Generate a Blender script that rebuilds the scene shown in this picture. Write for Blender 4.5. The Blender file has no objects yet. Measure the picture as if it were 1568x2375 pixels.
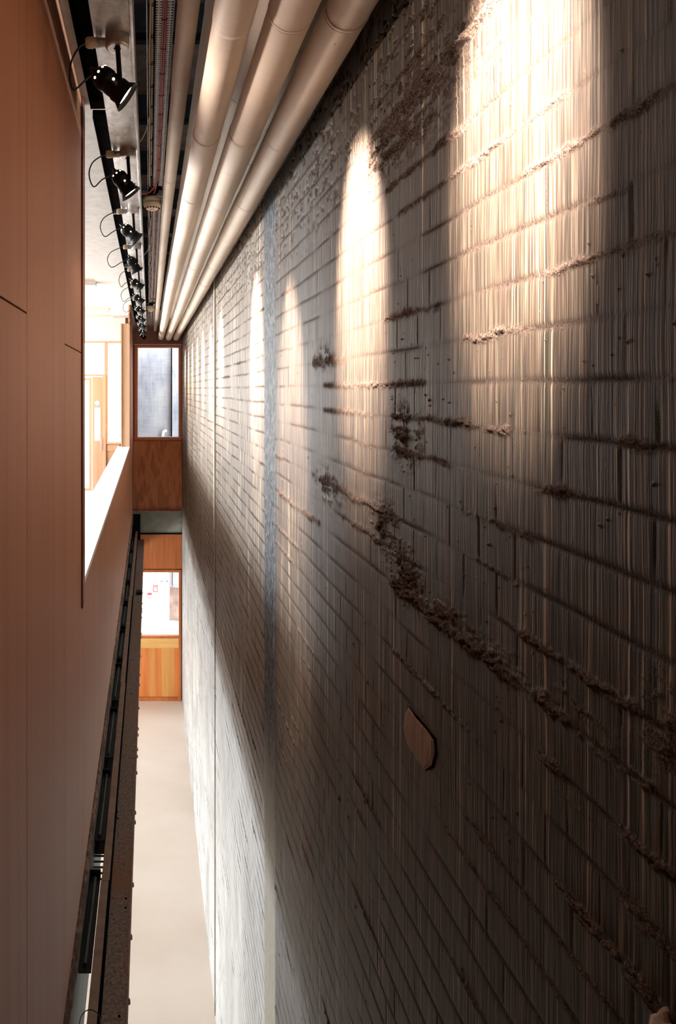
import bpy, math, random
import numpy as np
random.seed(7)
C = bpy.context.scene.collection
PI = math.pi
E = 5.23            # eye height above the lower floor
D = 11.47           # depth of the end wall
F = 1583.0
XW = 0.55           # rough brick wall plane
XL = -0.28          # wood wall plane

# ------------------------------------------------------------------ helpers
class MB:
    def __init__(s): s.v = []; s.f = []; s.sm = []
    def add(s, vs, fs, smooth=False):
        o = len(s.v); s.v += [tuple(v) for v in vs]
        s.f += [tuple(i + o for i in f) for f in fs]; s.sm += [smooth] * len(fs)
        return s
    def box(s, x0, x1, y0, y1, z0, z1):
        vs = [(x0,y0,z0),(x1,y0,z0),(x1,y1,z0),(x0,y1,z0),(x0,y0,z1),(x1,y0,z1),(x1,y1,z1),(x0,y1,z1)]
        return s.add(vs, [(0,3,2,1),(4,5,6,7),(0,1,5,4),(1,2,6,5),(2,3,7,6),(3,0,4,7)])
    def rings(s, rings, cap=True, smooth=True):
        n = len(rings[0]); vs = [p for r in rings for p in r]; fs = []
        for i in range(len(rings) - 1):
            for j in range(n):
                a = i*n + j; b = i*n + (j+1) % n
                fs.append((a, b, b+n, a+n))
        s.add(vs, fs, smooth)
        if cap:
            s.add(rings[0], [tuple(reversed(range(n)))]); s.add(rings[-1], [tuple(range(n))])
        return s
    def lathe(s, origin, axis, prof, n=24, cap=True):
        """prof: list of (t along axis, radius)"""
        a = np.array(axis, float); a /= np.linalg.norm(a)
        h = np.array((0,0,1.)) if abs(a[2]) < .9 else np.array((1.,0,0))
        u = np.cross(a, h); u /= np.linalg.norm(u); w = np.cross(a, u)
        o = np.array(origin, float); rr = []
        for t, r in prof:
            rr.append([tuple(o + a*t + r*(math.cos(2*PI*j/n)*u + math.sin(2*PI*j/n)*w)) for j in range(n)])
        return s.rings(rr, cap)
    def tube(s, pts, r, n=10):
        pts = [np.array(p, float) for p in pts]; rr = []; pu = None
        for i, p in enumerate(pts):
            d = pts[min(i+1, len(pts)-1)] - pts[max(i-1, 0)]; d /= np.linalg.norm(d)
            if pu is None:
                h = np.array((0,0,1.)) if abs(d[2]) < .9 else np.array((1.,0,0)); u = np.cross(d, h)
            else: u = pu - d*np.dot(pu, d)
            u /= np.linalg.norm(u); w = np.cross(d, u); pu = u
            rr.append([tuple(p + r*(math.cos(2*PI*j/n)*u + math.sin(2*PI*j/n)*w)) for j in range(n)])
        return s.rings(rr)
    def build(s, name, mat, parent=None, bevel=0, loc=None):
        me = bpy.data.meshes.new(name); me.from_pydata(s.v, [], s.f); me.update()
        me.polygons.foreach_set('use_smooth', s.sm)
        me.materials.append(mat)
        o = bpy.data.objects.new(name, me); C.objects.link(o)
        if parent: o.parent = parent
        if bevel:
            m = o.modifiers.new('bevel', 'BEVEL'); m.width = bevel; m.segments = 2; m.limit_method = 'ANGLE'
        if loc: o.location = loc
        return o

def catmull(pts, k=8):
    P = [np.array(p, float) for p in pts]; P = [2*P[0]-P[1]] + P + [2*P[-1]-P[-2]]; out = []
    for i in range(1, len(P)-2):
        for j in range(k):
            t = j/k; a, b, c, d = P[i-1], P[i], P[i+1], P[i+2]
            out.append(.5*((2*b) + (c-a)*t + (2*a-5*b+4*c-d)*t*t + (3*b-a-3*c+d)*t**3))
    out.append(P[-2]); return out

def tag(o, label, cat, group=None):
    o['label'] = label; o['category'] = cat
    if group: o['group'] = group
    return o
def thing(name, label, cat, loc, group=None):
    o = bpy.data.objects.new(name, None); C.objects.link(o); o.location = loc; o.empty_display_size = .05
    return tag(o, label, cat, group)
def struct(o): o['kind'] = 'structure'; return o

# ------------------------------------------------------------------ materials
class NT:
    def __init__(s, name):
        s.m = bpy.data.materials.new(name); s.m.use_nodes = True; s.t = s.m.node_tree
        s.b = s.t.nodes['Principled BSDF']; s.L = s.t.links
        s.tc = s.t.nodes.new('ShaderNodeTexCoord')
    def n(s, typ, **kw):
        nd = s.t.nodes.new(typ)
        for k, v in kw.items(): setattr(nd, k, v)
        return nd
    def co(s, scale=(1,1,1), loc=(0,0,0), src=None):
        mp = s.n('ShaderNodeMapping'); mp.inputs['Scale'].default_value = scale; mp.inputs['Location'].default_value = loc
        s.L.new(src or s.tc.outputs['Object'], mp.inputs[0]); return mp.outputs[0]
    def noise(s, scale, detail=3, rough=.5, loc=(0,0,0), dist=0, src=None):
        nd = s.n('ShaderNodeTexNoise'); nd.inputs['Scale'].default_value = 1; nd.inputs['Detail'].default_value = detail
        nd.inputs['Roughness'].default_value = rough; nd.inputs['Distortion'].default_value = dist
        s.L.new(s.co(scale, loc, src), nd.inputs['Vector']); return nd.outputs['Fac']
    def ramp(s, fac, stops, interp='LINEAR'):
        r = s.n('ShaderNodeValToRGB'); e = r.color_ramp.elements; r.color_ramp.interpolation = interp
        while len(e) > 1: e.remove(e[0])
        e[0].position = stops[0][0]; e[0].color = tuple(stops[0][1]) + (1,)
        for p, c in stops[1:]:
            x = e.new(p); x.color = tuple(c) + (1,)
        s.L.new(fac, r.inputs[0]); return r.outputs[0]
    def math(s, op, a, b=0, c=None, clamp=False):
        nd = s.n('ShaderNodeMath', operation=op); nd.use_clamp = clamp
        for i, x in enumerate((a, b, c)):
            if x is None: continue
            if isinstance(x, (int, float)): nd.inputs[i].default_value = x
            else: s.L.new(x, nd.inputs[i])
        return nd.outputs[0]
    def mix(s, fac, a, b, mode='MIX'):
        nd = s.n('ShaderNodeMix', data_type='RGBA', blend_type=mode)
        for i, x in ((0, fac), (6, a), (7, b)):
            if isinstance(x, (int, float)): nd.inputs[i].default_value = x
            elif isinstance(x, tuple): nd.inputs[i].default_value = x + (1,)
            else: s.L.new(x, nd.inputs[i])
        return nd.outputs[2]
    def rgb(s, c): return tuple(c)
    def color(s, x):
        if isinstance(x, tuple): s.b.inputs['Base Color'].default_value = x + (1,)
        else: s.L.new(x, s.b.inputs['Base Color'])
    def set(s, rough=.5, metal=0, spec=.5):
        for k, v in (('Roughness', rough), ('Metallic', metal), ('Specular IOR Level', spec)):
            if isinstance(v, (int, float)): s.b.inputs[k].default_value = v
            else: s.L.new(v, s.b.inputs[k])
    def bump(s, h, dist=.002, strength=1):
        nd = s.n('ShaderNodeBump'); nd.inputs['Distance'].default_value = dist; nd.inputs['Strength'].default_value = strength
        s.L.new(h, nd.inputs['Height']); s.L.new(nd.outputs[0], s.b.inputs['Normal'])

def simple(name, c, rough=.5, metal=0, var=.12, scale=12, bump=0, spec=.5):
    k = NT(name); n1 = k.noise((scale,)*3, 4)
    k.color(k.ramp(n1, [(.3, tuple(x*(1-var) for x in c)), (.7, tuple(min(1, x*(1+var)) for x in c))]))
    k.set(rough, metal, spec)
    if bump: k.bump(n1, bump)
    return k.m
def emit(name, c, e):
    k = NT(name); k.color(tuple(c)); k.b.inputs['Emission Color'].default_value = tuple(c) + (1,)
    k.b.inputs['Emission Strength'].default_value = e; return k.m

def wood(name, c0, c1, grain=(60,60,1.5), rough=.45, spec=.3, band=None, boards=None, figure=False):
    k = NT(name)
    a = k.noise(grain, 4, .6); b = k.noise(tuple(g*.18 for g in grain), 3, .5, (3,1,7), dist=(2.5 if figure else .4))
    f = k.math('ADD', k.math('MULTIPLY', a, .5), k.math('MULTIPLY', b, .5))
    if figure:
        w = k.n('ShaderNodeTexWave'); w.wave_type = 'RINGS'; w.inputs['Scale'].default_value = 1.0; w.inputs['Distortion'].default_value = 9
        w.inputs['Detail'].default_value = 3; k.L.new(k.co((9, 9, 2.2)), w.inputs['Vector'])
        f = k.math('ADD', k.math('MULTIPLY', f, .75), k.math('MULTIPLY', w.outputs['Fac'], .25))
    col = k.ramp(f, [(.32, c0), (.62, c1)])
    if boards:   # (axis scale, strength): whole boards differ in tone
        sx = k.n('ShaderNodeSeparateXYZ'); k.L.new(k.tc.outputs['Object'], sx.inputs[0])
        fl = k.math('FLOOR', k.math('MULTIPLY', sx.outputs[boards[0]], boards[1]))
        wn = k.n('ShaderNodeTexWhiteNoise', noise_dimensions='1D'); k.L.new(fl, wn.inputs['W'])
        col = k.mix(wn.outputs['Value'], col, k.mix(1.0, col, boards[2], 'MULTIPLY'))
    k.color(col); k.set(rough, 0, spec); k.bump(a, .0004, .6)
    return k.m

M = {}
M['wood_wall'] = wood('oak_veneer', (.50,.225,.125), (.58,.275,.16), (2,60,.9), .5, .12)
M['wood_trim'] = wood('dark_wood_edge', (.17,.05,.028), (.26,.085,.045), (40,40,1), .4)
M['wood_post'] = wood('pale_oak', (.42,.235,.13), (.58,.36,.22), (40,40,1), .5)
M['wood_red'] = wood('red_plywood', (.34,.11,.042), (.52,.20,.08), (26,26,4), .4, .3, figure=True)
M['wood_frame'] = wood('window_frame_wood', (.42,.13,.06), (.52,.19,.09), (50,50,2), .4)
M['wood_orange'] = wood('orange_plywood', (.27,.062,.014), (.40,.125,.032), (30,30,2), .4, .3)
M['wood_boards'] = wood('orange_boards', (.40,.10,.022), (.54,.165,.042), (40,40,1.6), .4, .3, boards=(0, 9.5, (1.0,1.75,1.9)))
M['wood_yellow'] = wood('yellow_plywood', (.46,.24,.065), (.60,.34,.11), (3,3,60), .45)
M['wood_dark'] = wood('dark_cladding', (.20,.10,.075), (.28,.15,.11), (30,30,1.5), .5)
M['wood_door'] = wood('door_oak', (.34,.18,.10), (.46,.27,.16), (40,40,1), .5)
M['concrete'] = simple('pale_board_concrete', (.46,.42,.38), .85, 0, .10, 14, .001)
M['plaster'] = simple('cream_plaster', (.54,.46,.39), .9, 0, .03, 3)
M['ceiling_dark'] = simple('dark_deck', (.075,.052,.042), .9, 0, .3, 14, 0, 0)
M['black_metal'] = simple('black_powder_coat', (.006,.006,.0065), .5, 0, .2, 40, 0, .14)
M['black_matt'] = simple('black_matt', (.01,.009,.009), .9, 0, .3, 20, 0, 0)
M['black_rubber'] = simple('black_cable', (.015,.013,.012), .45)
M['cream_plastic'] = simple('cream_plastic', (.62,.50,.36), .45, 0, .04)
M['cream_cable'] = simple('cream_cable', (.50,.40,.30), .5, 0, .1)
M['red_cable'] = simple('red_cable', (.42,.025,.018), .35, 0, .15, 30)
M['lens'] = emit('lit_lens', (1,.82,.64), 14)
M['lens_off'] = simple('unlit_lens', (.05,.05,.05), .1)
M['white_board'] = simple('white_paint', (.86,.86,.88), .6, 0, .02)
M['red_paint'] = simple('red_paint', (.75,.05,.06), .4)
M['blue_paint'] = simple('blue_sign_paint', (.12,.38,.80), .4)
M['grey_box'] = simple('grey_paint', (.20,.22,.26), .5)
M['brown_stain'] = simple('brown_plaster', (.20,.14,.11), .8, 0, .35, 6)
M['angle'] = simple('brown_primer_steel', (.28,.19,.14), .6, 0, .22, 16)
M['web'] = simple('green_grey_steel', (.06,.066,.055), .55, .2, .4, 10)
M['green_grey'] = simple('beam_paint', (.20,.20,.165), .6, 0, .15, 7)

def galv():
    k = NT('galvanised_steel'); v = k.n('ShaderNodeTexVoronoi'); v.inputs['Scale'].default_value = 55
    k.L.new(k.tc.outputs['Object'], v.inputs['Vector'])
    n1 = k.noise((9, 5, 9), 6, .68); n2 = k.noise((60,6,60), 3)
    f = k.math('ADD', k.math('MULTIPLY', v.outputs['Color'], .13), k.math('MULTIPLY', n1, .87))
    k.color(k.ramp(f, [(.36, (.30,.28,.26)), (.64, (.64,.62,.60))])); k.set(k.ramp(n2, [(.3,(.3,)*3),(.7,(.5,)*3)]), .75)
    k.bump(n1, .0006); return k.m
M['galv'] = galv()
M['tray'] = simple('pale_galvanised_tray', (.82,.82,.84), .5, 0, .15, 60)

def rusty():
    k = NT('rust_mottled_steel'); a = k.noise((70,70,70), 5, .7); b = k.noise((6,2.2,6), 4, .6); c = k.noise((14,14,14), 4, .6, (5,5,5))
    col = k.ramp(a, [(.32, (.075,.055,.045)), (.5, (.21,.155,.125)), (.68, (.33,.26,.21))])
    col = k.mix(k.ramp(b, [(.50,(0,)*3),(.70,(.85,)*3)]), col, (.26,.105,.04))
    col = k.mix(k.ramp(c, [(.62,(0,)*3),(.72,(.5,)*3)]), col, (.10,.02,.012))
    k.color(col); k.set(.7); k.bump(a, .0012); return k.m
M['rust'] = rusty()

def rubble():
    k = NT('rough_slab_edge'); a = k.noise((30,30,30), 6, .7); b = k.noise((9,5,9), 3)
    col = k.ramp(a, [(.35, (.05,.03,.022)), (.5, (.24,.14,.09)), (.66, (.55,.40,.28))])
    k.color(k.mix(k.ramp(b, [(.45,(0,)*3),(.6,(.7,)*3)]), col, (.07,.04,.03))); k.set(.95); k.bump(a, .008); return k.m
M['rubble'] = rubble()

def lag():
    k = NT('cream_pipe_lagging'); a = k.noise((3,1.6,3), 5, .6); b = k.noise((45,45,45), 3)
    w = k.n('ShaderNodeTexNoise'); w.inputs['Scale'].default_value = 1; w.inputs['Detail'].default_value = 2
    k.L.new(k.co((4,26,4)), w.inputs['Vector'])
    s_ = k.noise((30,30,30), 2, .5, (9,9,9))
    f = k.math('ADD', k.math('MULTIPLY', a, .8), k.math('MULTIPLY', w.outputs['Fac'], .2))
    col = k.ramp(f, [(.3, (.49,.40,.31)), (.65, (.60,.51,.42))])
    col = k.mix(k.ramp(s_, [(.75,(0,)*3),(.79,(.6,)*3)]), col, (.2,.12,.07))
    k.color(col); k.set(.62, 0, .35); k.bump(k.math('ADD', w.outputs['Fac'], k.math('MULTIPLY', b, .3)), .0014)
    return k.m
M['lag'] = lag()

def glass(name, rough=0.0, tint=(.95,.97,1)):
    k = NT(name); k.color(tint); k.b.inputs['Transmission Weight'].default_value = 1
    k.b.inputs['IOR'].default_value = 1.02; k.b.inputs['Roughness'].default_value = rough; return k.m
M['glass'] = glass('window_glass')

def floor_mat():
    k = NT('pale_resin_floor'); a = k.noise((.8,1.3,1), 5, .6); b = k.noise((2,.5,1), 2)
    k.color(k.ramp(a, [(.35, (.72,.63,.54)), (.65, (.78,.70,.62))])); k.set(k.ramp(b, [(.3,(.42,)*3),(.7,(.6,)*3)]), 0, .3); return k.m
M['floor'] = floor_mat()

def wallgrey():
    k = NT('weathered_grey_concrete'); a = k.noise((2.2,1,1.6), 5, .6); b = k.noise((60,1,3), 3, .6); c = k.noise((3,1,60), 2)
    f = k.math('ADD', k.math('MULTIPLY', a, .6), k.math('ADD', k.math('MULTIPLY', b, .25), k.math('MULTIPLY', c, .15)))
    k.color(k.ramp(f, [(.36, (.17,.19,.24)), (.5, (.29,.30,.32)), (.64, (.40,.40,.39))])); k.set(.8); k.bump(f, .004); return k.m
M['grey_wall'] = wallgrey()

def brickwall():
    k = NT('tar_combed_brick')
    at = k.n('ShaderNodeAttribute'); at.attribute_name = 'mort'; mort = at.outputs['Fac']
    at2 = k.n('ShaderNodeAttribute'); at2.attribute_name = 'lump'; lump = at2.outputs['Fac']
    at3 = k.n('ShaderNodeAttribute'); at3.attribute_name = 'brick'; bid = at3.outputs['Fac']
    sx = k.n('ShaderNodeSeparateXYZ'); k.L.new(k.tc.outputs['Object'], sx.inputs[0])
    # small wander so that the combed lines are not ruler-straight, and a small jump at each brick
    wob = k.noise((1, 5, 5), 2)
    y = k.math('ADD', sx.outputs[1], k.math('ADD', k.math('MULTIPLY', wob, .006), k.math('MULTIPLY', bid, .0016)))
    cb = k.n('ShaderNodeCombineXYZ'); k.L.new(y, cb.inputs[1]); k.L.new(sx.outputs[2], cb.inputs[2])
    k.L.new(k.math('MULTIPLY', bid, .05), cb.inputs[0]); V = cb.outputs[0]
    s1 = k.noise((6, 190, 3.2), 3, .55, src=V)
    s2 = k.noise((3, 62, 2.2), 3, .5, (4,4,4), src=V)
    s3 = k.noise((10, 420, 9), 2, .5, (9,1,2), src=V)
    big = k.noise((1, 2.6, 1.5), 4, .6, (2,8,3))
    fine = k.noise((300,300,300), 4, .6)
    f = k.math('ADD', k.math('MULTIPLY', s1, .42), k.math('ADD', k.math('MULTIPLY', s2, .22), k.math('MULTIPLY', s3, .36)))
    col = k.ramp(f, [(.36, (.009,.0068,.005)), (.46, (.032,.023,.0155)), (.54, (.071,.050,.034)), (.62, (.145,.106,.072)), (.72, (.31,.235,.16))])
    # sparse long pale runs
    s4 = k.noise((2, 115, .75), 2, .5, (11,2,5), src=V); s5 = k.noise((2, 240, 1.6), 2, .5, (3,7,8), src=V)
    lines = k.math('MAXIMUM', k.ramp(s4, [(.62,(0,)*3),(.69,(1,)*3)]), k.math('MULTIPLY', k.ramp(s5, [(.63,(0,)*3),(.72,(1,)*3)]), .7))
    lines = k.math('MULTIPLY', lines, k.ramp(k.noise((1,5,3), 3, .6, (6,6,6)), [(.35,(.15,)*3),(.6,(1,)*3)]))
    col = k.mix(k.math('MULTIPLY', lines, .85), col, (.44,.345,.240))
    # cool grey-green and rust tints in vertical runs
    t1 = k.noise((2, 26, .8), 3, .5, (7,3,1), src=V)
    col = k.mix(k.ramp(t1, [(.52,(0,)*3),(.68,(.55,)*3)]), col, k.mix(1.0, col, (.72,.98,.95), 'MULTIPLY'))
    t2 = k.noise((2, 75, .9), 3, .5, (1,9,6), src=V)
    col = k.mix(k.ramp(t2, [(.66,(0,)*3),(.74,(.6,)*3)]), col, k.mix(1.0, col, (1.5,.75,.55), 'MULTIPLY'))
    col = k.mix(k.ramp(big, [(.35,(.45,)*3),(.6,(0,)*3)]), col, k.mix(1.0, col, (.5,.46,.45), 'MULTIPLY'))
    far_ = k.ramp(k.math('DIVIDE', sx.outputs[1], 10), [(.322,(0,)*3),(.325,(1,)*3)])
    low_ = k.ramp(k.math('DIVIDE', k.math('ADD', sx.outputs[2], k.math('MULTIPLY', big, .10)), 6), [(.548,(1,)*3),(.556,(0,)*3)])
    col = k.mix(far_, col, k.mix(1.0, col, (2.45,2.6,2.8), 'MULTIPLY'))  # bay beyond the strip paler, with cool daylight put into the tint
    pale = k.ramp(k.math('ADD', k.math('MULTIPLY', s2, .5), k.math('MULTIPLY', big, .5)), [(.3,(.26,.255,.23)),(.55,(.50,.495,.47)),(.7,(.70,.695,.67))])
    col = k.mix(k.math('MULTIPLY', k.math('MULTIPLY', far_, low_), .8), col, pale)  # paler below the daylight edge; part of that daylight put into the colour
    mc = k.ramp(fine, [(.3, (.024,.017,.014)), (.5, (.080,.056,.044)), (.7, (.20,.145,.11))])
    col = k.mix(k.math('MULTIPLY', mort, 1.05, clamp=True), col, k.ramp(fine, [(.3,(.014,.010,.008)),(.75,(.085,.062,.048))]))
    col = k.mix(lump, col, mc)
    # the upright rendered strip (joint between building bays)
    st = k.n('ShaderNodeAttribute'); st.attribute_name = 'strip'
    sc = k.ramp(k.noise((30,70,26), 5, .7, (3,3,3)), [(.38,(.008,.009,.011)),(.52,(.040,.046,.052)),(.70,(.17,.165,.15))])
    zz = k.math('ADD', sx.outputs[2], k.math('MULTIPLY', big, .5))
    sc = k.mix(k.ramp(k.math('DIVIDE', zz, 6), [(.58,(1,)*3),(.66,(0,)*3)]), sc, k.mix(s2, (.13,.11,.075), (.36,.32,.24)))
    col = k.mix(st.outputs['Fac'], col, sc)
    k.color(col)
    k.set(k.math('ADD', k.math('MULTIPLY', s2, .2), k.math('ADD', .48, k.math('MULTIPLY', lump, .35)), clamp=True), 0,
          k.math('MULTIPLY', .22, k.math('SUBTRACT', 1.0, k.math('MAXIMUM', mort, lump)), clamp=True))
    h = k.math('ADD', k.math('MULTIPLY', s1, .55), k.math('ADD', k.math('MULTIPLY', s2, .35), k.math('ADD', k.math('MULTIPLY', s3, .35), k.math('MULTIPLY', lines, .30))))
    h = k.math('MULTIPLY', h, k.math('SUBTRACT', 1.0, k.math('MAXIMUM', lump, k.math('MULTIPLY', mort, .6))))
    h = k.math('ADD', h, k.math('MULTIPLY', fine, k.math('ADD', .12, k.math('ADD', k.math('MULTIPLY', lump, 1.3), k.math('MULTIPLY', mort, .5)))))
    k.bump(h, .0018, 1.0)
    return k.m
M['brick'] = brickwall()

# ------------------------------------------------------------------ the brick wall (real relief)
rng = np.random.default_rng(11)
_lat = rng.random((257, 257))
def vnoise(u, v, seed=0):
    u = u + seed*17.37; v = v + seed*9.71
    iu = np.floor(u).astype(int); iv = np.floor(v).astype(int); fu = u-iu; fv = v-iv
    fu = fu*fu*(3-2*fu); fv = fv*fv*(3-2*fv)
    g = lambda a, b: _lat[a % 257, b % 257]
    return (g(iu,iv)*(1-fu)+g(iu+1,iv)*fu)*(1-fv) + (g(iu,iv+1)*(1-fu)+g(iu+1,iv+1)*fu)*fv
def fbm(u, v, o=4, seed=0):
    s = 0; a = .5; t = 0
    for i in range(o):
        s = s + a*vnoise(u*2**i, v*2**i, seed+i*3); t += a; a *= .55
    return s/t
def sstep(x, a, b):
    t = np.clip((x-a)/(b-a), 0, 1); return t*t*(3-2*t)
CH, BL, Z0 = .0750, .225, .012      # course height, brick length, one bed joint (relative to the eye)
# squeezed-out mortar runs: (z rel, y0, y1, height m, half width m)
RUNS = [(-.438,.74,1.56,.017,.010), (-.363,.76,1.05,.012,.0055), (-.063,1.02,1.56,.010,.006),
        (-.138,.82,.98,.010,.006), (-.138,1.25,1.52,.008,.006), (-.063,.74,.80,.009,.005), (-.513,.90,.97,.011,.006),
        (-.513,.70,.80,.013,.009), (-.536,.84,.93,.008,.005), (-.663,.72,.93,.013,.008), (-.588,.70,.80,.006,.012),
        (-.213,.98,1.10,.006,.004), (-.288,1.05,1.2,.006,.004), (-.288,1.6,2.3,.012,.007), (-.363,1.6,1.95,.010,.006), (-.438,2.2,2.9,.013,.008),
        (.537,1.3,1.75,.011,.010), (.612,1.0,1.5,.010,.012), (.462,1.15,1.6,.009,.007), (.312,.70,1.0,.007,.005), (.162,.70,.95,.007,.005),
        (.237,.78,.86,.006,.005),(.387,.9,1.2,.007,.006), (.162,1.3,1.6,.009,.008), (.087,1.9,2.3,.010,.012),(.087,.98,1.2,.009,.006),
        (-1.338,2.55,2.95,.012,.008), (-1.413,2.6,2.9,.010,.006), (-1.488,2.5,2.95,.012,.007), (-1.263,2.3,2.7,.009,.005), (-.738,.8,1.2,.006,.004),(-.813,.9,1.3,.005,.004)]
BLOBS = [(1.47,-.10,.075,.055,.013), (1.60,-.32,.10,.05,.012), (1.47,-.40,.08,.05,.015), (1.27,-.425,.20,.028,.010), (.92,-.405,.10,.02,.005),
         (1.62,.57,.12,.06,.012), (1.45,.60,.25,.10,.007), (2.15,.10,.07,.03,.008), (2.1,-.30,.15,.05,.010),(.73,-.36,.04,.05,.006)]
def relief(Y, Z):
    Zw = Z + .007*(fbm(Y*3.1, Z*3.1, 3, 2)-.5) + .004*(fbm(Y*11, Z*11, 2, 5)-.5)
    r = (Zw - Z0)/CH; k = np.floor(r); dz = np.abs(r - np.round(r))*CH
    off = (k % 2)*.5 + .12*np.sin(k*12.9898)
    q = (Y + .004*(fbm(Y*9, Z*9, 2, 8)-.5))/BL*2 + off*1.0; kq = np.floor(q); dy = np.abs(q-np.round(q))*BL/2
    bed = np.exp(-(dz/.0058)**2); perp = np.exp(-(dy/np.maximum(.0035,.0016*Y))**2)*(fbm(kq*3.7, k*5.1, 1, 9) > .42)
    patch = sstep(fbm(Y*4.5, Z*4.5, 3, 12), .30, .55)
    jm = np.maximum(bed*(.22+.78*patch), perp*(.25+.65*sstep(fbm(Y*5, Z*6, 2, 15), .35, .65)))
    h = -.0013*jm + .0014*(fbm(Y*5, Z*4, 3, 20)-.5)
    brick = _lat[(k*7).astype(int) % 257, (kq*13).astype(int) % 257]
    h = h + .0005*(brick-.5)
    lump = np.zeros_like(h)
    fine = fbm(Y*110, Z*190, 3, 30); mid = fbm(Y*42, Z*80, 3, 33); cr = sstep(vnoise(Y*115, Z*225, 35)*.65+vnoise(Y*60, Z*120, 36)*.35, .28, .72)
    # random mortar squeeze along the beds
    kk = np.round(r); sel = sstep(vnoise(Y*3.3, kk*4.77, 41), .70, .86)*np.exp(-(dz/.0065)**2)
    add = sel*(.15+cr*mid*1.4)*.007; h += add; lump = np.maximum(lump, sel)
    for (zr, y0, y1, a, w) in RUNS:
        a = a*.62; env = (.25+.75*sstep(vnoise(Y*19, Y*0+zr*77, 47), .25, .6))* sstep(Y, y0-.02, y0+.03)*(1-sstep(Y, y1-.04, y1+.02))
        zc = zr + .010*(vnoise(Y*14, Y*0+zr*50, 44)-.5) + .006*(vnoise(Y*45, Y*0+zr*90, 45)-.5)
        ww = w*(.6+.9*vnoise(Y*22, Y*0+zr*31, 46)); g = np.exp(-((Zw-zc)/ww)**2)*env
        # steeper under side: hangs over
        h += g*a*(.15+.9*cr*(.3+mid)+.35*fine); lump = np.maximum(lump, np.clip(g*2.6*(.25+1.0*cr), 0, 1))
    for (yc, zc, ry, rz, a) in BLOBS:
        d = ((Y-yc)/ry)**2+((Zw-zc)/rz)**2; g = np.exp(-d*1.3)*sstep(fbm(Y*22, Z*62, 3, 50), .36, .60)
        h += g*a*.65*(.10+1.0*cr*(.3+mid)+.3*fine); lump = np.maximum(lump, np.clip(g*2.4*(.2+1.0*cr), 0, 1))
    # pitted top of the wall and scattered spatter
    up = sstep(Z, .40, .75)*sstep(Y, .9, 1.2); pit = sstep(fbm(Y*30, Z*62, 3, 60), .60, .69)*up
    h -= pit*.006; lump = np.maximum(lump, pit*.8)
    sp = sstep(fbm(Y*150, Z*150, 2, 70), .88, .95)*sstep(fbm(Y*3, Z*3, 2, 72), .35, .6); h += sp*.004; lump = np.maximum(lump, sp*.7)
    # upright rendered strips between building bays
    ed = .012*(fbm(Z*9, Y*0, 3, 80)-.5); strip = sstep(Y+ed, 2.96, 2.99)*(1-sstep(Y+ed, 3.24, 3.27))
    s2 = sstep(Y, 8.60, 8.63)*(1-sstep(Y, 8.72, 8.75))
    strip = np.maximum(strip, s2*.7)
    hs = .007*(fbm(Y*50, Z*45, 4, 85)-.35)+.001
    h = h*(1-strip)+hs*strip; jm = jm*(1-strip); lump = lump*(1-strip)
    # far lower part: joints and relief softened
    sm = sstep(-Z, 1.9, 2.3)*sstep(Y, 3.2, 4.5)*.5
    jm = jm*(1-sm); h = h*(1-sm*.7)
    return h, jm, lump, brick, strip

def grid_part(ys, zs):
    Yg, Zg = np.meshgrid(ys, zs); h, jm, lu, br, st = relief(Yg, Zg)
    ny, nz = len(ys), len(zs)
    co = np.stack([XW-h, Yg, Zg+E], -1).reshape(-1, 3)
    i = np.arange(nz-1)[:, None]*ny + np.arange(ny-1)[None, :]
    q = np.stack([i, i+ny, i+ny+1, i+1], -1).reshape(-1, 4)
    return co, q, [a.reshape(-1) for a in (jm, lu, br, st)]
def build_wall():
    parts = []
    yn = np.arange(.64, 1.70, .0018); yn[-1] = 1.70
    parts.append(grid_part(yn, np.linspace(-1.60, 1.12, 1420)))
    parts.append(grid_part(np.linspace(.50, .64, 30), np.linspace(-1.60, 1.12, 500)))
    parts.append(grid_part(np.linspace(.50, 1.70, 60), np.linspace(-5.23, -1.60, 200)))
    yf = [1.70]
    while yf[-1] < D: yf.append(yf[-1] + max(.004, .0016*yf[-1]**1.35))
    yf[-1] = D
    parts.append(grid_part(np.array(yf), np.linspace(-2.9, 1.12, 760)))
    parts.append(grid_part(np.array(yf[::2] + [D]), np.linspace(-5.23, -2.9, 300)))
    parts.append(grid_part(np.linspace(-1.0, .50, 150), np.linspace(-5.23, 1.12, 300)))
    n = 0; cos = []; qs = []; at = [[], [], [], []]
    for c, q, a in parts:
        cos.append(c); qs.append(q+n); n += len(c)
        for i in range(4): at[i].append(a[i])
    co = np.concatenate(cos); q = np.concatenate(qs)
    me = bpy.data.meshes.new('wall_right'); me.vertices.add(len(co)); me.vertices.foreach_set('co', co.ravel())
    me.loops.add(q.size); me.loops.foreach_set('vertex_index', q.ravel().astype(np.int32))
    me.polygons.add(len(q)); me.polygons.foreach_set('loop_start', np.arange(0, q.size, 4, dtype=np.int32))
    me.update(calc_edges=True)
    me.polygons.foreach_set('use_smooth', np.ones(len(q), bool))
    for nm, a in zip(('mort', 'lump', 'brick', 'strip'), at):
        l = me.attributes.new(nm, 'FLOAT', 'POINT'); l.data.foreach_set('value', np.concatenate(a).astype(np.float32))
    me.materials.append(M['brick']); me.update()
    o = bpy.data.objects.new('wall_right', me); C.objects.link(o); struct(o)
build_wall()
struct(MB().box(XW+.03, XW+.30, -1.0, D, 0, E+1.12).build('wall_right_core', M['brown_stain']))
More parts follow.
